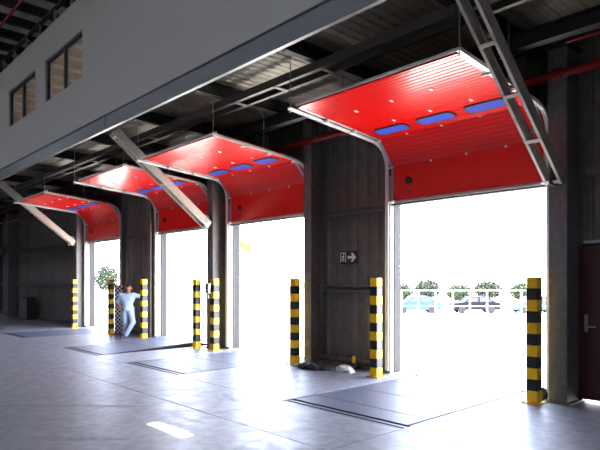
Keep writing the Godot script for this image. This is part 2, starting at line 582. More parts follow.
func make_roof() -> void:
	var r := structure("roof", "grey sheet roof on dark purlins over the hall")
	var pitch := 1.1
	var y := 9.3
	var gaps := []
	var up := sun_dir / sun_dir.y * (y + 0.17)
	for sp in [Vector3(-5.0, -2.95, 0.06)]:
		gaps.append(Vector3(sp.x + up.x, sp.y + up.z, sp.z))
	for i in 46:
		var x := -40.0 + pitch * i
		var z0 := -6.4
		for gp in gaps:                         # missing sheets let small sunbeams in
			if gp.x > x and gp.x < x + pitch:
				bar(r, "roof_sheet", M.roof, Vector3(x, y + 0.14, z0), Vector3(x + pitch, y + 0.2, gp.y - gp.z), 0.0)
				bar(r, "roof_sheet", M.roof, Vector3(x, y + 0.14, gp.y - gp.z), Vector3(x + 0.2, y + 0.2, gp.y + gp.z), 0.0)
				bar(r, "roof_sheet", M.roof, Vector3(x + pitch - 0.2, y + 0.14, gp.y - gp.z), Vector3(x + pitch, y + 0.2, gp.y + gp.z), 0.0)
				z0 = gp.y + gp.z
		# the open rooflight strip behind the camera lets the sun into the hall
		bar(r, "roof_sheet", M.roof, Vector3(x, y + 0.14, z0), Vector3(x + pitch, y + 0.2, 2.0), 0.0)
		bar(r, "roof_sheet", M.roof, Vector3(x, y + 0.14, 2.4), Vector3(x + pitch, y + 0.2, 14.4), 0.0)
		if x > -30.0 and x < -8.0:
			bar(r, "purlin", M.purlin, Vector3(x - 0.07, y - 0.1, -6.4), Vector3(x + 0.07, y + 0.14, 2.0), 0.004)
	bar(r, "eaves_sheet", M.backing, Vector3(-40, y + 0.02, WALL_Z - 0.14), Vector3(9.4, y + 0.2, -6.4), 0.0)
	var t := structure("wall_clerestory", "dark sheeting behind the roof truss above the upper storey")
	bar(t, "sheeting", M.backing, Vector3(-40, 7.44, -5.16), Vector3(9.2, 8.25, -5.1), 0.0)
	var g := thing("roof_truss", "pale steel lattice truss above the rendered upper wall", "truss", Vector3(0, 7.45, -4.9))
	bar(g, "chord", M.purlin, Vector3(-30, 0.8, -0.05), Vector3(4, 0.86, 0.05))
	bar(g, "chord", M.purlin, Vector3(-30, 0.0, -0.06), Vector3(4, 0.1, 0.06))
	for i in 20:
		var x := -29.6 + i * 1.1
		bar(g, "upright", M.lattice, Vector3(x - 0.02, 0.1, -0.03), Vector3(x + 0.02, 0.8, 0.03), 0.002)
		if i % 2 == 0:
			part(g, "diagonal", tube([Vector3(x, 0.8, 0), Vector3(x + 1.05, 0.12, 0)], 0.018, 6), M.lattice)
	var pp := thing("roof_pipe", "thin red sprinkler pipe running below the roof purlins", "pipe", Vector3(0, 8.5, -4.3))
	part(pp, "pipe", tube([Vector3(-32, 0, 0), Vector3(-5, 0, 0)], 0.035), M.pipe)
	for i in 6:
		part(pp, "hanger", tube([Vector3(-30 + 4.4 * i, 0, 0), Vector3(-30 + 4.4 * i, 0.72, 0)], 0.012, 6), M.purlin)

func make_columns() -> void:
	var names := ["grey steel column right of the nearest red dock door", "grey steel column between the second and third dock doors", "steel column left of the farthest red dock door", "dark steel column at far left beside the plain cladding wall"]
	var bnames := ["laced steel diagonal brace crossing in front of the nearest red door", "laced steel diagonal brace rising from the column between second and third doors", "laced steel diagonal brace at the farthest dock door, far left", "laced brace on the far left column"]
	for k in 4:
		var x: float = COLUMNS[k]
		var c := thing("steel_column", names[k], "column", Vector3(x, 0, -7.36), 0, "columns along the dock wall")
		bar(c, "shaft", M.column, Vector3(-0.12, 0.02, -0.19), Vector3(0.12, 4.5, 0.19), 0.008)
		bar(c, "base_plate", M.column, Vector3(-0.17, 0.0, -0.19), Vector3(0.17, 0.02, 0.21), 0.004)
		bar(c, "cap_plate", M.black_steel, Vector3(-0.17, 4.5, -0.19), Vector3(0.17, 4.52, 0.22), 0.004)
		bar(c, "gusset_plate", M.column, Vector3(-0.012, 2.74, 0.19), Vector3(0.012, 3.05, 0.42), 0.002)
		if k == 3:
			continue
		# the brace: two channels with battens, drawn in its own frame (length along local z)
		var foot := Vector3(x, 2.755, -7.055)
		var top := Vector3(x, 4.52, -4.80)
		var d := top - foot
		var b := thing("diagonal_brace", bnames[k], "brace", foot, 0, "diagonal braces")
		b.rotation = Vector3(atan2(-d.y, d.z), 0, 0)
		var len_ := d.length() - 0.03
		for s in [-1.0, 1.0]:
			# channel open inwards; -y side faces the floor
			var q := PackedVector2Array()
			for v in [Vector2(0.105, 0.0), Vector2(0.07, 0.0), Vector2(0.07, 0.012), Vector2(0.095, 0.012), Vector2(0.095, 0.158), Vector2(0.07, 0.158), Vector2(0.07, 0.17), Vector2(0.105, 0.17)]:
				q.append(Vector2(v.x * s, v.y))
			part(b, "channel", extrusion(q, "z", 0.0, len_), M.brace)
		var n := 5
		for i in n:
			var z := lerpf(0.05, len_ - 0.08, float(i) / (n - 1))
			bar(b, "batten", M.brace, Vector3(-0.1, -0.008, z - 0.025), Vector3(0.1, 0.0, z + 0.025), 0.001)
			bar(b, "batten", M.brace, Vector3(-0.1, 0.17, z - 0.025), Vector3(0.1, 0.178, z + 0.025), 0.001)
		for s in [-1.0, 1.0]:
			for i in 2:
				part(b, "bolt", tube([Vector3(0.105 * s, 0.085, 0.08 + 0.09 * i), Vector3(0.12 * s, 0.085, 0.08 + 0.09 * i)], 0.014, 6), M.galv)

# ------------------------------------------------------------------ red doors
# one section: outline in (thickness t, height h), ribbed on the inner face, built along x
func section_mesh(w: float, h: float, ribs: int, windows: bool) -> ArrayMesh:
	var st := begin()
	var spans := [[-w * 0.5, w * 0.5, 0.0, h]]
	var p := PackedVector2Array()
	p.append(Vector2(0.0, 0.003))
	p.append(Vector2(0.04, 0.003))
	for k in ribs:
		var y := h * (k + 0.5) / ribs
		p.append(Vector2(0.04, y - 0.012))
		p.append(Vector2(0.034, y - 0.005))
		p.append(Vector2(0.034, y + 0.005))
		p.append(Vector2(0.04, y + 0.012))
	p.append(Vector2(0.04, h - 0.003))
	p.append(Vector2(0.0, h - 0.003))
	# axis x maps the outline's first number to z and its second to y
	add_extrusion(st, p, "x", -w * 0.5, w * 0.5)
	return st.commit()

func rounded(w: float, h: float, r: float) -> PackedVector2Array:
	var p := PackedVector2Array()
	for c in [[1, 1, 0.0], [-1, 1, 90.0], [-1, -1, 180.0], [1, -1, 270.0]]:
		for i in 5:
			var a := deg_to_rad(c[2] + 22.5 * i)
			p.append(Vector2(c[0] * (w * 0.5 - r) + cos(a) * r, c[1] * (h * 0.5 - r) + sin(a) * r))
	return p

func make_door(k: int) -> void:
	var names := ["raised red sectional dock door nearest the camera, at the exit sign's right", "raised red sectional dock door second from the right", "raised red sectional dock door third from the right", "raised red sectional dock door farthest away at the left"]
	var d := thing("sectional_door", names[k], "dock door", Vector3(DOORS[k], 0, 0), 0, "red dock doors")
	var w := HALF * 2.0 - 0.02
	# joints of the sections in (z, y): the outer face follows the track
	var j := [Vector2(-7.50, HEAD), Vector2(-7.50, 3.47), Vector2(-7.12, 3.89), Vector2(-6.52, 3.94), Vector2(-5.92, 3.99), Vector2(-5.32, 4.04)]
	var fr := rounded(0.60, 0.27, 0.09)
	var inner := rounded(0.54, 0.21, 0.07)
	for i in j.size() - 1:
		var a: Vector2 = j[i]
		var b: Vector2 = j[i + 1]
		var v := b - a
		var h := v.length()
		# local y runs up the section, local z out of its inner face
		var up := Vector3(0, v.y, v.x).normalized()
		var out := Vector3.RIGHT.cross(up).normalized()
		var bs := Basis(Vector3.RIGHT, up, out)
		var s := part(d, "section", section_mesh(w, h, 8 if i > 0 else 0, i == 2), M.red, Vector3(0, a.y, a.x), bs)
		for x in [-0.62, 0.0, 0.62]:
			if i > 0:
				part(s, "hinge", box(0.035, 0.06, 0.012, 0.003), M.white_plastic, Vector3(x + (0.1 if i % 2 == 1 else -0.1), 0.0, 0.047))
		for x in [-1.0, 1.0]:
			part(s, "end_stile", box(0.05, h - 0.01, 0.008, 0.002), M.galv, Vector3(x * (w * 0.5 - 0.03), h * 0.5, 0.045))
			part(s, "roller", tube([Vector3(x * (w * 0.5 - 0.08), 0.03, 0.075), Vector3(x * (w * 0.5 + 0.045), 0.03, 0.075)], 0.02, 8), M.white_plastic)
		if i == 2:
			for x in [-0.78, 0.0, 0.78]:
				part(s, "window_frame", extrusion(fr, "z", 0.0, 0.016, true), M.rubber, Vector3(x, h * 0.52, 0.04))
				part(s, "window_pane", extrusion(inner, "z", 0.0, 0.006, true), M.pane_blue, Vector3(x, h * 0.52, 0.053))
		if i == 0:
			part(s, "handle", lump(Vector3(0.07, 0.06, 0.03), 0.2, 0.6, 4, 8), M.rubber, Vector3(-w * 0.5 + 0.36, h * 0.55, 0.05))
			part(s, "maker_plate", box(0.12, 0.05, 0.004, 0.001), mat(Color(0.42, 0.16, 0.17), 0.5), Vector3(-w * 0.5 + 0.36, h * 0.28, 0.042))
			part(s, "bottom_rail", box(w, 0.05, 0.05, 0.006), M.galv, Vector3(0, 0.025, 0.03))
			part(s, "bottom_seal", box(w, 0.03, 0.04, 0.006), M.rubber, Vector3(0, -0.012, 0.02))
	# the pale top edge of the last section
	part(d, "top_rail", box(w, 0.035, 0.03, 0.004), M.track, Vector3(0, 4.04, -5.305))
	# tracks
	for s in [-1.0, 1.0]:
		var x: float = s * (HALF + 0.02)
		var line := [Vector2(-7.4, 0.05), Vector2(-7.4, 3.38)]
		for i in 7:
			var t := (i + 1) / 8.0
			var a := Vector2(-7.4, 3.38)
			var m := Vector2(-7.4, 3.83)
			var e := Vector2(-6.95, 3.84)
			line.append(a.lerp(m, t).lerp(m.lerp(e, t), t))
		line.append(Vector2(-6.95, 3.84))
		line.append(Vector2(-5.2, 3.985))
		var st := begin()
		var rb := ribbon(line, 0.008)
		add_extrusion(st, rb, "x", x - 0.028, x + 0.028)
		var shifted := []
		for v in line:
			shifted.append(v)
		var rib := ribbon(line, 0.022)
		add_extrusion(st, rib, "x", x + s * 0.024, x + s * 0.03)
		part(d, "track", st.commit(), M.track)
		# hangers up to the deck
		for z in [-5.22, -6.3]:
			part(d, "hanger_rod", tube([Vector3(x, 3.92, z), Vector3(x, 4.72, z)], 0.008, 6), M.galv)
		for y in [0.6, 1.7, 2.8]:
			part(d, "track_bracket", box(0.05, 0.06, 0.02, 0.003), M.galv, Vector3(x + s * 0.03, y, -7.41))
		# galvanised guide angle on the jamb
		part(d, "jamb_angle", box(0.05, 3.3, 0.02, 0.003), M.galv, Vector3(s * (HALF - 0.0), 1.66, -7.44))

# ------------------------------------------------------------------ dock levellers, bollards
func make_leveller(k: int) -> void:
	var names := ["bluish steel dock leveller plate in the floor before the nearest door", "steel dock leveller plate in the floor before the second door", "tilted steel dock leveller with dark raised side before the third door", "steel dock leveller plate before the farthest door"]
	var d := thing("dock_leveller", names[k], "dock leveller", Vector3(leveller_x(k), 0, -4.72), 0, "dock levellers")
	var tilt := 0.045 if k == 2 else 0.0
	var bs := Basis(Vector3.RIGHT, tilt)
	var l := 2.4
	# frame in the pit
	bar(d, "pit_floor", M.pit, Vector3(-0.94, -0.44, -2.9), Vector3(0.94, -0.4, -0.01), 0.0)
	bar(d, "frame_angle", M.plate, Vector3(-0.94, -0.06, -0.06), Vector3(0.94, -0.006, -0.012), 0.003)
	bar(d, "frame_angle", M.plate, Vector3(-0.94, -0.06, -0.16), Vector3(0.94, -0.008, -0.1), 0.003)
	for s in [-1.0, 1.0]:
		bar(d, "frame_angle", M.plate, Vector3(s * 0.925 - 0.012, -0.06, -2.88), Vector3(s * 0.925 + 0.012, -0.004, -0.2), 0.002)
	var pl := part(d, "platform", box(1.78, 0.02, l, 0.004), M.plate, Vector3(0, -0.012, -0.2) + bs * Vector3(0, 0, -l * 0.5), bs)
	for s in [-1.0, 1.0]:
		part(pl, "side_skirt", box(0.01, 0.14, l - 0.02, 0.002), M.rubber, Vector3(s * 0.882, -0.08, 0))
	for i in 3:
		part(pl, "seam", box(1.76, 0.004, 0.012, 0.001), M.plate, Vector3(0, 0.011, -l * 0.5 + l * (i + 0.5) / 3.0))
	part(d, "lip", box(1.74, 0.02, 0.3, 0.004), M.plate, Vector3(0, -0.014, -0.2) + bs * Vector3(0, 0, -l - 0.15), bs)
	part(d, "hinge_bar", tube([Vector3(-0.88, -0.03, -0.18), Vector3(0.88, -0.03, -0.18)], 0.016, 8), M.plate)

func make_bollards() -> void:
	var rows := [
		[-3.17, "yellow and black banded square bollard at the nearest column"],
		[-5.75, "yellow and black banded square bollard beside the exit sign wall"],
		[-7.7, "yellow and black banded square bollard standing before the white second doorway"],
		[-10.35, "yellow and black banded bollard right of the central column"],
		[-11.08, "yellow and black banded bollard left of the central column"],
		[-13.68, "yellow and black banded bollard in front of the dark pier beside the person"],
		[-15.7, "yellow and black banded bollard left of the person, beside the chequered board"],
		[-18.5, "yellow and black banded bollard at the farthest doorway's left jamb"]]
	var proto: Node3D = null
	for r in rows:
		var b: Node3D
		if proto == null:
			b = thing("bollard", r[1], "bollard", Vector3(r[0], 0, -7.0), 0, "banded bollards at the dock doors")
			proto = b
			part(b, "base_plate", box(0.24, 0.015, 0.24, 0.003), M.yellow, Vector3(0, 0.0075, 0))
			for s in [[-1, -1], [1, -1], [1, 1], [-1, 1]]:
				part(b, "anchor_bolt", tube([Vector3(s[0] * 0.095, 0.015, s[1] * 0.095), Vector3(s[0] * 0.095, 0.03, s[1] * 0.095)], 0.012, 6), M.galv)
			var h := 1.585 / 11.0
			for i in 11:
				part(b, "yellow_band" if i % 2 == 0 else "black_band", box(0.145, h, 0.145, 0.006 if i < 10 else 0.012), M.yellow if i % 2 == 0 else M.band_black, Vector3(0, 0.015 + h * (i + 0.5), 0))
		else:
			b = proto.duplicate()
			b.name = numbered("bollard")
			add_child(b)
			b.position = Vector3(r[0], 0, -7.0)
			b.set_meta("label", r[1])

# ------------------------------------------------------------------ fittings
func make_fittings() -> void:
	# fire main along the wall
	var p := thing("fire_main", "thick glossy red fire pipe running high along the dock wall", "pipe", Vector3(0, 4.17, -7.2))
	part(p, "pipe", tube([Vector3(-30, 0, 0), Vector3(4, 0, 0)], 0.06, 16), M.pipe)
	for x in [-2.95, -6.6, -12.0, 0.5]:
		part(p, "coupling", tube([Vector3(x - 0.06, 0, 0), Vector3(x + 0.06, 0, 0)], 0.085, 16), M.pipe)
	for x in [-2.4, -7.3, -14.6, -20.0]:
		part(p, "hanger", tube([Vector3(x, 0.06, 0), Vector3(x, 0.52, 0)], 0.01, 6), M.black_steel)
		part(p, "clip", tube([Vector3(x - 0.02, 0, 0), Vector3(x + 0.02, 0, 0)], 0.067, 16), M.black_steel)
	var p2 := thing("sprinkler_pipe", "thin red sprinkler pipe above the thick fire pipe at upper right", "pipe", Vector3(0, 4.45, -6.95))
	part(p2, "pipe", tube([Vector3(-2.75, 0, 0), Vector3(4, 0, 0)], 0.022, 10), M.pipe)
	for x in [-2.2, 0.4]:
		part(p2, "hanger", tube([Vector3(x, 0.02, 0), Vector3(x, 0.2, 0)], 0.008, 6), M.black_steel)

	# exit sign: running figure in a doorway and an arrow to the right
	var s := thing("exit_sign", "small dark green exit sign with white running figure and right arrow", "sign", Vector3(-6.83, 1.98, -7.53))
	part(s, "board", box(0.46, 0.24, 0.012, 0.003), M.sign_green, Vector3.ZERO)
	var z := 0.0065
	var st := begin()
	for b in [[-0.20, -0.09, -0.185, 0.09], [-0.20, 0.075, -0.06, 0.09], [-0.075, -0.09, -0.06, 0.09]]:
		add_box(st, Vector3(b[0], b[1], z), Vector3(b[2], b[3], z + 0.002))
	part(s, "doorway_mark", st.commit(), M.sign_white)
	st = begin()
	add_extrusion(st, circle(Vector2(-0.115, 0.052), 0.016), "z", z, z + 0.002)
	for l in [[Vector2(-0.125, 0.03), Vector2(-0.14, -0.015), 0.014], [Vector2(-0.14, -0.015), Vector2(-0.105, -0.035), 0.009], [Vector2(-0.105, -0.035), Vector2(-0.115, -0.08), 0.008], [Vector2(-0.14, -0.015), Vector2(-0.15, -0.05), 0.009], [Vector2(-0.15, -0.05), Vector2(-0.178, -0.06), 0.008], [Vector2(-0.125, 0.028), Vector2(-0.095, 0.0), 0.007], [Vector2(-0.125, 0.028), Vector2(-0.165, 0.015), 0.007]]:
		var dd: Vector2 = (l[1] - l[0]).normalized()
		var nn: Vector2 = Vector2(-dd.y, dd.x) * float(l[2])
		add_extrusion(st, PackedVector2Array([l[0] + nn, l[1] + nn, l[1] - nn, l[0] - nn]), "z", z, z + 0.002)
	part(s, "running_figure", st.commit(), M.sign_white)
	part(s, "arrow", extrusion(PackedVector2Array([Vector2(-0.02, 0.025), Vector2(0.10, 0.025), Vector2(0.06, 0.08), Vector2(0.11, 0.08), Vector2(0.19, 0.0), Vector2(0.11, -0.08), Vector2(0.06, -0.08), Vector2(0.10, -0.025), Vector2(-0.02, -0.025)]), "z", z, z + 0.002), M.sign_white)

	# conduit with a yellow valve on the pier
	var c := thing("conduit", "grey vertical conduit with a yellow fitting on the pier wall", "conduit", Vector3(-6.56, 0, -7.4))
	part(c, "pipe", tube([Vector3(0, 0.0, 0), Vector3(0, 1.36, 0)], 0.025, 8), M.column)
	part(c, "fitting", lump(Vector3(0.04, 0.07, 0.035), 0.15, 0.8, 9, 8), M.yellow, Vector3(0, 0.16, 0.03))

	# control box on the middle column
	var cb := thing("control_box", "small grey door control box on the central column", "control box", Vector3(-10.8, 1.38, -7.125))
	part(cb, "enclosure", box(0.16, 0.24, 0.08, 0.01), M.white_plastic, Vector3.ZERO)
	for i in 3:
		part(cb, "button", tube([Vector3(0, 0.07 - 0.07 * i, 0.04), Vector3(0, 0.07 - 0.07 * i, 0.055)], 0.022, 10), M.rubber)
	part(cb, "padlock", box(0.06, 0.08, 0.03, 0.008), M.galv, Vector3(0.02, -0.19, 0.02))
	part(cb, "cable", tube([Vector3(-0.05, -0.12, 0), Vector3(-0.06, -0.6, -0.01), Vector3(-0.06, -1.36, -0.01)], 0.012, 6), M.rubber)

	# red personnel door
	var rd := structure("door_1", "dark red personnel door right of the column")
	bar(rd, "leaf", M.red_door, Vector3(-2.80, 0.03, -7.6), Vector3(-1.90, 1.985, -7.55), 0.004)
	bar(rd, "door_frame", M.red_door, Vector3(-2.83, 0, -7.66), Vector3(-2.78, 2.0, -7.52), 0.004)
	bar(rd, "door_frame", M.red_door, Vector3(-1.92, 0, -7.66), Vector3(-1.87, 2.0, -7.52), 0.004)
	bar(rd, "door_frame", M.red_door, Vector3(-2.83, 1.955, -7.66), Vector3(-1.87, 2.0, -7.52), 0.004)
	for q in [[0.2, 0.85], [1.05, 1.8]]:
		bar(rd, "raised_panel", M.red_door, Vector3(-2.64, q[0], -7.55), Vector3(-2.06, q[1], -7.54), 0.006)
	bar(rd, "handle", M.galv, Vector3(-2.76, 0.9, -7.55), Vector3(-2.72, 1.12, -7.535), 0.003)
	part(rd, "lever", tube([Vector3(-2.74, 0.97, -7.535), Vector3(-2.74, 0.97, -7.48), Vector3(-2.61, 0.97, -7.48)], 0.011, 8), M.galv)
	bar(rd, "door_closer", M.galv, Vector3(-2.76, 2.03, -7.56), Vector3(-2.5, 2.07, -7.5), 0.006)

	# things left on the floor
	var bk := thing("black_bag", "crumpled black plastic bag on the floor before the pier", "bag", Vector3(-7.12, 0, -6.82))
	part(bk, "crumpled_body", lump(Vector3(0.25, 0.075, 0.15), 0.55, 0.9, 5, 16, 0.4), M.bag_black, Vector3(0, 0.03, 0))
	part(bk, "loose_end", lump(Vector3(0.13, 0.03, 0.08), 0.6, 1.1, 15, 12, 0.4), M.bag_black, Vector3(0.27, 0.012, -0.06))
	var wk := thing("white_bag", "crumpled white plastic bag beside the black bag on the floor", "bag", Vector3(-6.45, 0, -7.02))
	part(wk, "crumpled_body", lump(Vector3(0.18, 0.075, 0.11), 0.5, 0.9, 25, 16, 0.4), M.bag_white, Vector3(0, 0.03, 0))
	var ok := thing("dark_rag", "small dark rag on the floor behind the nearest bollard", "rag", Vector3(-3.17, 0, -7.27))
	part(ok, "folded_cloth", lump(Vector3(0.05, 0.1, 0.05), 0.5, 1.0, 35, 12, 0.5), M.bag_black, Vector3(0, 0.05, 0))
	# chequered board beside the person
	var cq := thing("chequered_board", "narrow black and white chequered board beside the far bollard", "board", Vector3(-15.36, 0, -7.08), deg_to_rad(47.2))
	part(cq, "backboard", box(0.24, 1.40, 0.02, 0.003), M.sign_white, Vector3(0, 0.74, 0))
	var sq := begin()
	for i in 4:
		for jj in 23:
			if (i + jj) % 2 == 0:
				add_box(sq, Vector3(-0.12 + i * 0.06, 0.04 + jj * 0.06, 0.0101), Vector3(-0.06 + i * 0.06, 0.10 + jj * 0.06, 0.012))
	var cp := part(cq, "checks", sq.commit(), M.band_black)
	cp.set_meta("kind", "stuff")
	part(cq, "foot", box(0.26, 0.04, 0.2, 0.006), M.column, Vector3(0, 0.02, 0))
	# dim cabinet in the far corner by the plain wall
	var cab := thing("cabinet", "dark floor cabinet against the plain cladding wall, far left", "cabinet", Vector3(-23.9, 0, -7.2))
	part(cab, "carcass", box(0.8, 0.9, 0.35, 0.01), M.backing, Vector3(0, 0.45, 0))
	for sx in [-1.0, 1.0]:
		var dr := part(cab, "door", box(0.38, 0.82, 0.02, 0.004), M.cladding, Vector3(sx * 0.2, 0.46, 0.185))
		part(dr, "handle", box(0.015, 0.12, 0.02, 0.003), M.galv, Vector3(-sx * 0.14, 0.1, 0.02))

func circle(c: Vector2, r: float, n := 12) -> PackedVector2Array:
	var p := PackedVector2Array()
	for i in n:
		p.append(c + Vector2(cos(TAU * i / n), sin(TAU * i / n)) * r)
	return p

# ------------------------------------------------------------------ outdoors
func yard(depth: float, side: float) -> Vector3:      # a point of the yard, in the fence's own directions
	var a := deg_to_rad(47.2)
	return Vector3(-sin(a), 0, -cos(a)) * depth + Vector3(cos(a), 0, -sin(a)) * side + Vector3(0, -1.2, 0)

func make_outdoors() -> void:
	var g := structure("ground", "pale sunlit concrete yard outside the doors")
	var st := begin()
	add_box(st, Vector3(-160, -1.5, -160), Vector3(120, -1.205, 120))
	part(g, "yard", st.commit(), M.apron)
	var turn := deg_to_rad(47.2)
	var f := thing("yard_fence", "pale rail fence with slim posts across the yard beyond the nearest door", "fence", yard(44, 0), turn)
	for i in 16:
		var x := 4.0 + i * 1.35
		part(f, "post", tube([Vector3(x, 0, 0), Vector3(x, 2.05, 0)], 0.06, 8), M.fence)
	for y in [0.75, 2.0]:
		part(f, "rail", tube([Vector3(3.8, y, 0), Vector3(24.4, y, 0)], 0.03, 6), M.fence)
	# trees behind the fence
	var spots := [[52, 9.4, 2.4, "small round green tree behind the left end of the fence", 0.9], [54, 12.4, 2.7, "leafy tree behind the fence, second from the left", 1.1], [53, 15.2, 2.3, "low dark green tree behind the middle of the fence", 1.0], [55, 18.6, 2.6, "leafy tree behind the right part of the fence", 1.1], [53, 21.2, 2.4, "small tree behind the right end of the fence", 0.9], [60, -20.9, 4.3, "green tree in the yard seen through the farthest doorway", 1.3]]
	for k in spots.size():
		var s: Array = spots[k]
		var t := thing("tree", s[3], "tree", yard(s[0], s[1]), 0, "trees beyond the yard")
		var h: float = s[2]
		var r: float = s[4] + (0.25 if k < 5 else 0.0)
		part(t, "trunk", tube([Vector3.ZERO, Vector3(0.05, h * 0.4, 0), Vector3(0, h * 0.75, 0.05)], 0.09, 8), M.bark)
		var lf := begin()
		rng.seed = 100 + k
		for i in 1900:
			var d := Vector3(rng.randfn(), rng.randfn(), rng.randfn()).normalized() * pow(rng.randf(), 0.4)
			var c := Vector3(0, h * 0.72, 0) + d * Vector3(r, h * 0.34, r)
			var a := Vector3(rng.randfn(), rng.randfn(), rng.randfn()).normalized()
			var b := a.cross(Vector3(rng.randfn(), rng.randfn(), rng.randfn())).normalized()
			var n := a.cross(b)
			quad(lf, c - a * 0.14, c + b * 0.08, c + a * 0.14, c - b * 0.08, n)
		var cr := part(t, "foliage", lf.commit(), M.leaf if k % 2 == 0 else M.leaf_b)
		cr.set_meta("kind", "stuff")
	# parked cars behind the fence
	var cars := [[48, 10.0, Color(0.16, 0.26, 0.42), "pale blue car parked behind the left end of the fence"], [48, 15.0, Color(0.05, 0.05, 0.07), "dark car parked behind the middle of the fence"], [48, 20.2, Color(0.20, 0.28, 0.40), "light blue car parked behind the right end of the fence"]]
	for q in cars:
		var c := thing("car", q[3], "car", yard(q[0], q[1]), turn, "cars parked beyond the fence")
		var paint := mat(q[2], 0.6, 0.0, null, 1.0, 0.25)
		var body := PackedVector2Array([Vector2(-2.0, 0.3), Vector2(-2.05, 0.65), Vector2(-1.9, 0.85), Vector2(-1.0, 0.95), Vector2(-0.5, 1.42), Vector2(0.9, 1.45), Vector2(1.6, 1.0), Vector2(2.0, 0.9), Vector2(2.05, 0.4), Vector2(1.95, 0.28)])
		part(c, "body", extrusion(body, "z", -0.82, 0.82), paint)
		for s in [-1.0, 1.0]:
			part(c, "side_window", extrusion(PackedVector2Array([Vector2(-0.85, 0.98), Vector2(-0.45, 1.36), Vector2(0.15, 1.38), Vector2(0.15, 0.98)]), "z", s * 0.82, s * 0.835), M.car_glass)
			part(c, "side_window", extrusion(PackedVector2Array([Vector2(0.25, 0.98), Vector2(0.25, 1.38), Vector2(0.85, 1.38), Vector2(1.4, 1.0)]), "z", s * 0.82, s * 0.835), M.car_glass)
			for x in [-1.25, 1.25]:
				part(c, "wheel", tube([Vector3(x, 0.31, s * 0.68), Vector3(x, 0.31, s * 0.86)], 0.31, 16), M.tyre)
	# yellow flag seen through the second doorway
	var fl := thing("flag", "small yellow flag on a white pole seen through the second doorway", "flag", yard(44, -5.1), turn)
	part(fl, "pole", tube([Vector3(0, 0, 0), Vector3(0, 5.9, 0)], 0.04, 8), M.fence)
	var line := []
	for i in 13:
		var t := i / 12.0
		line.append(Vector2(0.04 + t * 1.2, 5.55 + 0.12 * sin(t * 5.0) - 0.2 * t))
	var fs := begin()
	for i in 12:
		var a: Vector2 = line[i]
		var b: Vector2 = line[i + 1]
		var wa := 0.22 + 0.2 * i / 12.0
		var wb := 0.22 + 0.2 * (i + 1) / 12.0
		var za := 0.08 * sin(i * 0.9)
		var zb := 0.08 * sin((i + 1) * 0.9)
		quad(fs, Vector3(a.x, a.y + wa, za), Vector3(b.x, b.y + wb, zb), Vector3(b.x, b.y - wb, zb), Vector3(a.x, a.y - wa, za), Vector3(0, 0, 1))
	part(fl, "cloth", fs.commit(), mat(Color(0.95, 0.9, 0.1), 0.8))

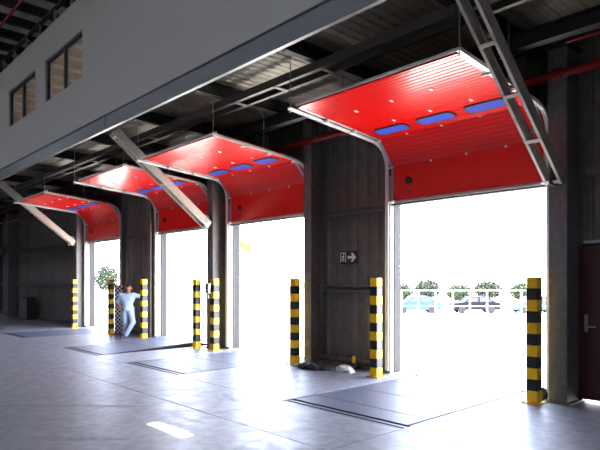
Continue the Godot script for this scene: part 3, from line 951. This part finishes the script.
# ------------------------------------------------------------------ the person
# smooth union of tapered capsules, meshed as surface nets
func body_mesh(bones: Array, cell: float, blend: float, grow := 0.0) -> ArrayMesh:
	var lo := Vector3.INF
	var hi := -Vector3.INF
	for b in bones:
		var r: float = maxf(b[2], b[3]) + grow + cell * 2.0 + blend * 0.5
		for p in [b[0], b[1]]:
			lo = lo.min(p - Vector3.ONE * r)
			hi = hi.max(p + Vector3.ONE * r)
	var nx := int((hi.x - lo.x) / cell) + 2
	var ny := int((hi.y - lo.y) / cell) + 2
	var nz := int((hi.z - lo.z) / cell) + 2
	var f := PackedFloat32Array()
	f.resize(nx * ny * nz)
	f.fill(1.0)
	for b in bones:
		var a: Vector3 = b[0]
		var e: Vector3 = b[1]
		var ra: float = b[2] + grow
		var rb: float = b[3] + grow
		var m := maxf(ra, rb) + blend + cell * 2.0
		var l3 := ((a.min(e) - Vector3.ONE * m - lo) / cell).max(Vector3.ZERO)
		var h3 := (a.max(e) + Vector3.ONE * m - lo) / cell
		var ae := e - a
		var q := maxf(ae.length_squared(), 1e-8)
		for z in range(int(l3.z), mini(int(h3.z) + 1, nz)):
			for y in range(int(l3.y), mini(int(h3.y) + 1, ny)):
				for x in range(int(l3.x), mini(int(h3.x) + 1, nx)):
					var p := lo + Vector3(x, y, z) * cell
					var t := clampf((p - a).dot(ae) / q, 0.0, 1.0)
					var d := p.distance_to(a + ae * t) - lerpf(ra, rb, t)
					var i := (z * ny + y) * nx + x
					var c := f[i]
					var h := maxf(blend - absf(c - d), 0.0) / blend
					f[i] = minf(c, d) - h * h * blend * 0.25
	var ids := {}
	var pts := []
	var corner := [0, 1, nx, nx + 1, nx * ny, nx * ny + 1, nx * ny + nx, nx * ny + nx + 1]
	for z in nz - 1:
		for y in ny - 1:
			for x in nx - 1:
				var i := (z * ny + y) * nx + x
				var mask := 0
				for k in 8:
					if f[i + corner[k]] < 0.0:
						mask |= 1 << k
				if mask == 0 or mask == 255:
					continue
				var s := Vector3.ZERO
				var n := 0
				for e in [[0, 1], [2, 3], [4, 5], [6, 7], [0, 2], [1, 3], [4, 6], [5, 7], [0, 4], [1, 5], [2, 6], [3, 7]]:
					var va := f[i + corner[e[0]]]
					var vb := f[i + corner[e[1]]]
					if (va < 0.0) != (vb < 0.0):
						var t := va / (va - vb)
						var pa := Vector3(e[0] & 1, (e[0] >> 1) & 1, e[0] >> 2)
						var pb := Vector3(e[1] & 1, (e[1] >> 1) & 1, e[1] >> 2)
						s += pa.lerp(pb, t)
						n += 1
				ids[i] = pts.size()
				pts.append(lo + (Vector3(x, y, z) + s / n) * cell)
	var st := begin()
	st.set_smooth_group(0)
	var step := [1, nx, nx * ny]
	for i in ids.keys():
		for ax in 3:
			var i2: int = i + step[ax]
			if i2 >= f.size() or (f[i] < 0.0) == (f[i2] < 0.0):
				continue
			var u: int = step[(ax + 1) % 3]
			var w: int = step[(ax + 2) % 3]
			if not (ids.has(i - u) and ids.has(i - w) and ids.has(i - u - w)):
				continue
			var qd := [pts[ids[i]], pts[ids[i - u]], pts[ids[i - u - w]], pts[ids[i - w]]]
			var order := [0, 1, 2, 0, 2, 3] if f[i] > 0.0 else [0, 2, 1, 0, 3, 2]
			for k in order:
				st.add_vertex(qd[k])
	st.index()
	st.generate_normals()
	return st.commit()

func make_person() -> void:
	var p := thing("person", "person in pale blue shirt and trousers leaning by the dark far pier", "person", Vector3(-14.52, 0, -6.93), deg_to_rad(47.2))
	var V := func(x, y, z): return Vector3(x, y, z)
	var hipl := Vector3(-0.07, 0.74, 0.0)
	var hipr := Vector3(0.10, 0.74, 0.0)
	var kl := Vector3(-0.04, 0.41, 0.05)
	var kr := Vector3(0.19, 0.42, 0.10)
	var al := Vector3(-0.06, 0.07, 0.0)
	var ar := Vector3(0.01, 0.075, 0.14)
	var pel := Vector3(0.015, 0.80, 0.0)
	var chest := Vector3(0.02, 1.06, 0.0)
	var shl := Vector3(-0.155, 1.14, 0.0)
	var shr := Vector3(0.19, 1.15, 0.0)
	var ell := Vector3(-0.27, 0.92, 0.02)
	var hal := Vector3(-0.12, 0.80, 0.14)
	var elr := Vector3(0.40, 1.12, -0.02)
	var har := Vector3(0.60, 1.13, -0.02)
	var head := Vector3(0.05, 1.35, 0.02)
	var torso := [[pel, Vector3(0.015, 0.93, 0.0), 0.12, 0.105], [Vector3(-0.06, 0.80, 0), Vector3(0.09, 0.80, 0), 0.095, 0.095], [Vector3(-0.03, 0.95, 0), Vector3(0.06, 0.95, 0), 0.09, 0.09], [Vector3(-0.06, 1.05, 0), Vector3(0.10, 1.06, 0), 0.105, 0.105], [shl, shr, 0.06, 0.06]]
	var legs := [[hipl, kl, 0.085, 0.058], [kl, al, 0.056, 0.036], [hipr, kr, 0.085, 0.058], [kr, ar, 0.056, 0.036]]
	var arms := [[shl, ell, 0.05, 0.038], [ell, hal, 0.037, 0.024], [shr, elr, 0.05, 0.038], [elr, har, 0.037, 0.024]]
	var neck := [[Vector3(0.03, 1.16, 0), Vector3(0.045, 1.28, 0.01), 0.05, 0.045]]
	var skull := [[head + Vector3(0, 0.02, -0.015), head + Vector3(0, 0.02, 0.015), 0.085, 0.08], [head + Vector3(0, -0.05, 0.03), head + Vector3(0, -0.07, 0.045), 0.055, 0.04], [head + Vector3(0, 0.0, 0.09), head + Vector3(0, -0.025, 0.105), 0.011, 0.014], [head + Vector3(-0.085, 0, 0), head + Vector3(-0.09, -0.02, -0.01), 0.018, 0.014], [head + Vector3(0.085, 0, 0), head + Vector3(0.09, -0.02, -0.01), 0.018, 0.014]]
	var hands := []
	for hnd in [[hal, Vector3(0.75, -0.5, 0.35).normalized(), Vector3(0.3, 0.7, 0.2)], [har, Vector3(1, -0.12, 0).normalized(), Vector3(0, 0.3, 1)]]:
		var w: Vector3 = hnd[0]
		var dr: Vector3 = hnd[1]
		var sd: Vector3 = (hnd[2] - dr * dr.dot(hnd[2])).normalized()
		var nm := dr.cross(sd)
		hands.append([w, w + dr * 0.06, 0.024, 0.026])
		hands.append([w + dr * 0.05 - sd * 0.02, w + dr * 0.07 + sd * 0.025, 0.015, 0.015])
		for i in 4:
			var base: Vector3 = w + dr * 0.075 + sd * (0.026 - 0.0175 * i)
			var ln: float = [0.062, 0.07, 0.065, 0.05][i]
			var mid := base + (dr + nm * 0.25).normalized() * ln * 0.5
			hands.append([base, mid, 0.0085, 0.008])
			hands.append([mid, mid + (dr + nm * 0.9).normalized() * ln * 0.5, 0.008, 0.0065])
		hands.append([w + dr * 0.02 + sd * 0.02, w + dr * 0.05 + sd * 0.05, 0.011, 0.009])
		hands.append([w + dr * 0.05 + sd * 0.05, w + dr * 0.08 + sd * 0.055, 0.009, 0.007])
	var st := begin()
	st.append_from(body_mesh(torso + legs + arms + neck, 0.014, 0.05), 0, Transform3D.IDENTITY)
	st.append_from(body_mesh(skull + [[Vector3(0.04, 1.24, 0.01), head + Vector3(0, -0.04, 0), 0.044, 0.05]], 0.005, 0.02), 0, Transform3D.IDENTITY)
	st.append_from(body_mesh(hands.slice(0, 12), 0.004, 0.006), 0, Transform3D.IDENTITY)
	st.append_from(body_mesh(hands.slice(12), 0.004, 0.006), 0, Transform3D.IDENTITY)
	part(p, "body", st.commit(), M.skin)
	# shirt: torso and upper arms; trousers: seat and legs
	var slv := [[shl, shl.lerp(ell, 0.85), 0.052, 0.046], [shr, shr.lerp(elr, 0.85), 0.052, 0.046]]
	part(p, "shirt", body_mesh(torso.slice(2) + [[Vector3(-0.06, 0.78, 0), Vector3(0.09, 0.78, 0), 0.10, 0.10], [pel, Vector3(0.015, 0.93, 0), 0.115, 0.11]] + slv, 0.013, 0.045, 0.012), M.shirt)
	part(p, "trousers", body_mesh([[Vector3(-0.06, 0.74, 0), Vector3(0.09, 0.74, 0), 0.095, 0.095], [hipl, kl, 0.088, 0.064], [kl, al, 0.062, 0.052], [hipr, kr, 0.088, 0.064], [kr, ar, 0.062, 0.052]], 0.013, 0.03, 0.011), M.trousers)
	part(p, "hair", body_mesh([[head + Vector3(0, 0.045, -0.03), head + Vector3(0, 0.055, 0.02), 0.082, 0.072], [head + Vector3(-0.06, 0.02, -0.03), head + Vector3(0.06, 0.02, -0.03), 0.045, 0.045]], 0.006, 0.02), M.hair)
	for q in [[al, Vector3(-0.35, 0, 1)], [ar, Vector3(-0.5, 0, 0.85)]]:
		var a: Vector3 = q[0]
		var d: Vector3 = q[1].normalized()
		part(p, "shoe", body_mesh([[Vector3(a.x, 0.045, a.z) - d * 0.03, Vector3(a.x, 0.045, a.z) + d * 0.06, 0.045, 0.043], [Vector3(a.x, 0.04, a.z) + d * 0.05, Vector3(a.x, 0.035, a.z) + d * 0.15, 0.04, 0.032]], 0.008, 0.02), M.shoe)
	for s in [-1.0, 1.0]:
		part(p, "eye", lump(Vector3(0.012, 0.009, 0.008), 0.0, 1.0, 1, 6), M.hair, head + Vector3(0.032 * s, 0.005, 0.088))
		part(p, "eyebrow", box(0.034, 0.008, 0.008, 0.002), M.hair, head + Vector3(0.033 * s, 0.03, 0.09))
	part(p, "mouth", box(0.045, 0.009, 0.006, 0.002), mat(Color(0.5, 0.25, 0.22), 0.5), head + Vector3(0, -0.058, 0.088))

# ------------------------------------------------------------------
func _ready() -> void:
	# camera: eye 1.55 m above the dock floor, level, lens shifted upwards
	var cam := Camera3D.new()
	cam.name = "camera"
	add_child(cam)
	cam.position = Vector3(0, 1.55, 0)
	cam.rotation = Vector3(0, deg_to_rad(47.2), 0)
	cam.set_frustum(0.1 * 450.0 / 556.0, Vector2(0, 0.1 * 56.0 / 556.0), 0.1, 400.0)
	cam.current = true
	# sky
	var sm := ProceduralSkyMaterial.new()
	sm.sky_top_color = Color(0.76, 0.82, 0.95)
	sm.sky_horizon_color = Color(0.93, 0.96, 1.0)
	sm.ground_horizon_color = Color(0.8, 0.8, 0.8)
	sm.ground_bottom_color = Color(0.6, 0.6, 0.6)
	sm.sky_energy_multiplier = 3.9
	sm.ground_energy_multiplier = 3.0
	var sky := Sky.new()
	sky.sky_material = sm
	var env := Environment.new()
	env.background_mode = Environment.BG_SKY
	env.sky = sky
	env.tonemap_mode = Environment.TONE_MAPPER_LINEAR
	env.tonemap_exposure = 1.0
	env.sdfgi_enabled = true
	env.ssao_enabled = true
	env.ssil_enabled = true
	var we := WorldEnvironment.new()
	we.environment = env
	add_child(we)
	# high sun on the yard side: it reaches about a metre in through the doorways
	var sun := DirectionalLight3D.new()
	sun.name = "sun"
	add_child(sun)
	sun.rotation = Vector3(deg_to_rad(-83), deg_to_rad(180 + 8), 0)
	sun.light_energy = 34.0
	sun.light_color = Color(1.0, 0.96, 0.9)
	sun.light_angular_distance = 0.5
	sun.shadow_enabled = true
	sun_dir = sun.basis.z

	make_materials()
	make_floor()
	make_outer_wall()
	make_mezzanine()
	make_roof()
	make_columns()
	for k in 4:
		make_door(k)
	for k in 4:
		make_leveller(k)
	make_bollards()
	make_outdoors()
	make_fittings()
	make_person()
